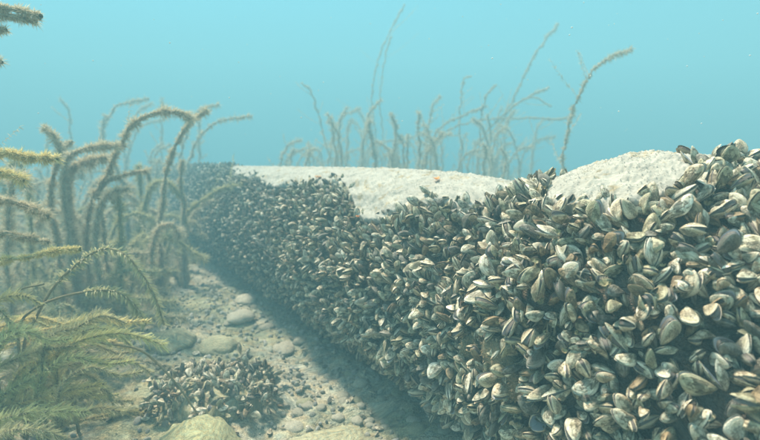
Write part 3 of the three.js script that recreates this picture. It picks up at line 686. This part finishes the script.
// feathery plumes
const PL = 'feathery green plumes';
[
  ['broad pale green feathery plume pointing at the mussel clump', [[18, 388], [50, 356], [90, 338], [125, 334], [164, 345]], 0.72, 0.032, GREEN],
  ['feathery plume lying just below the broad pale one', [[0, 400], [40, 374], [85, 362], [128, 360], [150, 372]], 0.76, 0.026, OLIVE],
  ['yellowish feathery plume at the foot of the plumes', [[-20, 424], [20, 402], [62, 392], [104, 384]], 0.68, 0.026, STRAW],
  ['long trailing feathery plume rising from the lower edge', [[-30, 440], [0, 420], [40, 412], [86, 412]], 0.62, 0.028, GREEN],
  ['upper feathery plume swept flat over the tangle', [[-30, 360], [0, 338], [20, 328], [42, 334]], 0.68, 0.026, GREEN],
  ['feathery plume curling under the arching stems', [[-20, 380], [10, 362], [44, 350], [76, 346]], 0.7, 0.024, OLIVE],
  ['dense olive feathery plume beside the boulder', [[40, 440], [70, 420], [98, 408], [122, 412]], 0.72, 0.024, OLIVE],
  ['drooping feathery plume between clump and plumes', [[60, 420], [84, 396], [106, 390], [114, 406]], 0.74, 0.022, OLIVE],
  ['straw feathery plume under the thin shoot', [[-30, 330], [-2, 300], [24, 296], [40, 304]], 0.72, 0.022, STRAW],
  ['dark feathery plume at the lower corner', [[-20, 445], [8, 432], [40, 430], [64, 438]], 0.58, 0.026, OLIVE],
].forEach(([label, list, d, len, c]) => plume('plume_weed', label, PL, rooted(list, d, -0.04), { len, color: c }));
for (let i = 0; i < 30; i++) {
  const x = rr(-40, 70), y = rr(330, 435), d = rr(0.66, 0.95), s = rr(40, 90);
  plume('plume_weed', `${s > 70 ? 'long' : s > 52 ? 'middling' : 'short'} ${['olive', 'green', 'straw'][i % 3]} feathery plume packed ${y > 400 ? 'low' : y > 365 ? 'midway' : 'high'} among the other plumes`, PL, rooted([[x, y], [x + s * 0.35, y - rr(8, 22)], [x + s * 0.7, y - rr(10, 26)], [x + s, y - rr(0, 16)]], d, -0.02), { len: rr(0.016, 0.024), color: [OLIVE, GREEN, STRAW][i % 3] });
}

// ------------------------------------------------------------------ fuzz on the silt, growths among the mussels, drifting specks
{
  const bl = blades();
  for (let i = 0; i < 6; i++) { const a = i * 1.05, d = V(Math.cos(a) * 0.7, 1, Math.sin(a) * 0.7).normalize(); bl.add(V(0, 0, 0), d, V(-Math.sin(a), 0, Math.cos(a)), 1, 0.2, [1, 1, 1]); }
  const im = new THREE.InstancedMesh(bl.geo(), new THREE.MeshStandardMaterial({ vertexColors: true, roughness: 1, side: THREE.DoubleSide }), 15000);
  im.name = 'algae_fuzz'; tag(im, 'pale fuzz of algae on the silted top of the log', 'algae', null, 'stuff'); im.castShadow = im.receiveShadow = true;
  let n = 0;
  for (let k = 0; k < 200000 && n < 15000; k++) {
    const t = 0.16 + 2.2 * R() ** 1.4, th = rr(-0.5, 1.0); if (siltness(t, th) < 0.7 || R() > 0.55 + 0.5 * noise3(t * 14, th * 4, 70)) continue;
    const p = logPoint(t, th, siltOffset(t, th) - 0.0006), s = rr(0.0009, 0.0022);
    im.setMatrixAt(n, M4.compose(p, frameFor(logNormal(t, th), R() * 0.7, R() * 6.3, R() * 6.3), V(s, s, s)));
    const b = rr(0.41, 0.46); im.setColorAt(n, new THREE.Color(b, b * 0.965, b * 0.86)); n++;
  }
  im.count = n; scene.add(im);
}
function surfaceAt(px, py) {                                          // where the line of sight through a pixel meets the log
  const v = dirOf(px, py).normalize(), p = V(0, EYE, 0);
  for (let i = 0; i < 3000; i++) {
    p.addScaledVector(v, 0.002);
    const rel = p.clone().sub(FOOT), t = rel.dot(AX), u = rel.dot(OUT), r = logRadius(t), h = p.y - (r - 0.01);
    if (Math.hypot(u, h) < r + 0.012) return { t, th: Math.atan2(u, h) };
  }
  return null;
}
{
  const bl = blades();
  for (let i = 0; i < 26; i++) { const a = i * 2.4, q = 0.25 + 0.75 * ((i * 0.618) % 1), d = V(Math.cos(a) * q, 1 - 0.5 * q, Math.sin(a) * q).normalize(); bl.add(V(0, 0, 0), d, V(-Math.sin(a), 0, Math.cos(a)), 0.5 + 0.5 * ((i * 0.37) % 1), 0.09, [1, 1, 1], 0.2); }
  const im = new THREE.InstancedMesh(bl.geo(), new THREE.MeshStandardMaterial({ vertexColors: true, roughness: 1, side: THREE.DoubleSide }), 2600);
  im.name = 'algae_tufts'; tag(im, 'small brown and olive algae tufts growing between the mussels', 'algae', null, 'stuff'); im.castShadow = im.receiveShadow = true;
  let n = 0;
  for (let k = 0; k < 20000 && n < 2600; k++) {
    const m = mussels[Math.floor(R() * mussels.length)]; if (m.th < 0 || 0.5 + 0.7 * noise3(m.t * 5, m.th * 2, 90) + 0.25 * (m.th - 1.2) < R()) continue;
    const s = rr(0.005, 0.012), p = m.p.clone().addScaledVector(logNormal(m.t, m.th), m.len * rr(0.2, 0.6));
    im.setMatrixAt(n, M4.compose(p, frameFor(logNormal(m.t, m.th), R() * 0.9, R() * 6.3, R() * 6.3), V(s, s, s)));
    const b = rr(0.2, 0.42), w = rr(0.78, 0.95); im.setColorAt(n, new THREE.Color(b, b * w, b * w * w * 0.65)); n++;
  }
  im.count = n; scene.add(im);
}
function growth(name, label, px, py, size, c, cat) {
  const h = surfaceAt(px, py); if (!h) return;
  const p = logPoint(h.t, h.th, 0.012), g = thing(name, label, cat, p); g.quaternion.copy(frameFor(logNormal(h.t, h.th), 0, 0, R() * 6));
  const geo = stoneGeometry(R() * 50, 4, 0.6); geo.scale(size, size, size * 0.8);
  part(g, 'mat', geo, stemMat(c));
  const bl = blades(), pos = geo.attributes.position, nr = geo.attributes.normal;
  for (let i = 0; i < 900; i++) { const k = Math.floor(R() * pos.count), q = V(0, 0, 0).fromBufferAttribute(pos, k), n = V(0, 0, 0).fromBufferAttribute(nr, k); n.add(V(rr(-0.6, 0.6), rr(-0.6, 0.6), rr(-0.6, 0.6))).normalize(); bl.add(q, n, V(n.z, n.x, n.y), size * rr(0.06, 0.2), 0.0014, jitterColor(c, 0.35)); }
  part(g, 'strands', bl.geo(), leafMat);
}
growth('algae_clump', 'tawny furry growth hanging among the lower mussels', 497, 358, 0.032, [0.44, 0.35, 0.21], 'algae');
growth('algae_clump', 'smaller brown furry growth under the tawny one', 514, 386, 0.024, [0.38, 0.27, 0.15], 'algae');
growth('algae_clump', 'buff furry growth low on the log above the shadow', 466, 347, 0.022, [0.36, 0.31, 0.18], 'algae');
growth('algae_clump', 'brown furry growth at the foot of the mussel wall', 488, 412, 0.024, [0.36, 0.24, 0.11], 'algae');
function leafLitter(label, px, py, c, size, cat) {
  const h = surfaceAt(px, py); if (!h) return;
  const p = logPoint(h.t, h.th, SILT + 0.003), bl = blades();
  for (let i = 0; i < 7; i++) { const a = i * 0.9 + R(), d = V(Math.cos(a), 0.25 + 0.5 * R(), Math.sin(a)).normalize(); bl.add(V(0, 0, 0), d, V(-Math.sin(a), 0, Math.cos(a)), size * rr(0.6, 1.1), size * 0.6, jitterColor(c, 0.15)); }
  const m = new THREE.Mesh(bl.geo(), leafMat); m.name = numbered('plant_scrap'); m.position.copy(p); m.castShadow = m.receiveShadow = true; tag(m, label, cat); scene.add(m);
}
leafLitter('orange scrap of leaf lying on the long silt patch', 437, 181, [0.75, 0.36, 0.10], 0.013, 'leaf scrap');
leafLitter('small orange scrap caught at the lower silt edge', 358, 217, [0.8, 0.32, 0.06], 0.008, 'leaf scrap');
leafLitter('pale peach scrap on the silt near its far end', 318, 178, [0.7, 0.5, 0.33], 0.02, 'leaf scrap');
leafLitter('white tuft standing at the rear edge of the silt', 378, 168, [0.8, 0.8, 0.76], 0.016, 'leaf scrap');
{
  const g = new THREE.IcosahedronGeometry(1, 1), im = new THREE.InstancedMesh(g, new THREE.MeshStandardMaterial({ color: new THREE.Color(0.75, 0.75, 0.7), roughness: 1 }), 260);
  im.name = 'drifting_specks'; tag(im, 'pale specks drifting in the water', 'particles', null, 'stuff');
  for (let i = 0; i < 260; i++) { const d = rr(0.7, 3), p = at(rr(-20, 780), rr(0, 230), d), s = rr(0.0006, 0.0017); if (p.y < 0.55) p.y = 0.55 + R() * 0.3; im.setMatrixAt(i, M4.compose(p, new THREE.Quaternion(), V(s, s * rr(0.6, 1), s))); }
  scene.add(im);
}
console.log('mussels', mussels.length, 'shown', shown.reduce((a, b) => a + (b > 0), 0), '300th', shown[order[299]]);
renderer.render(scene, camera);
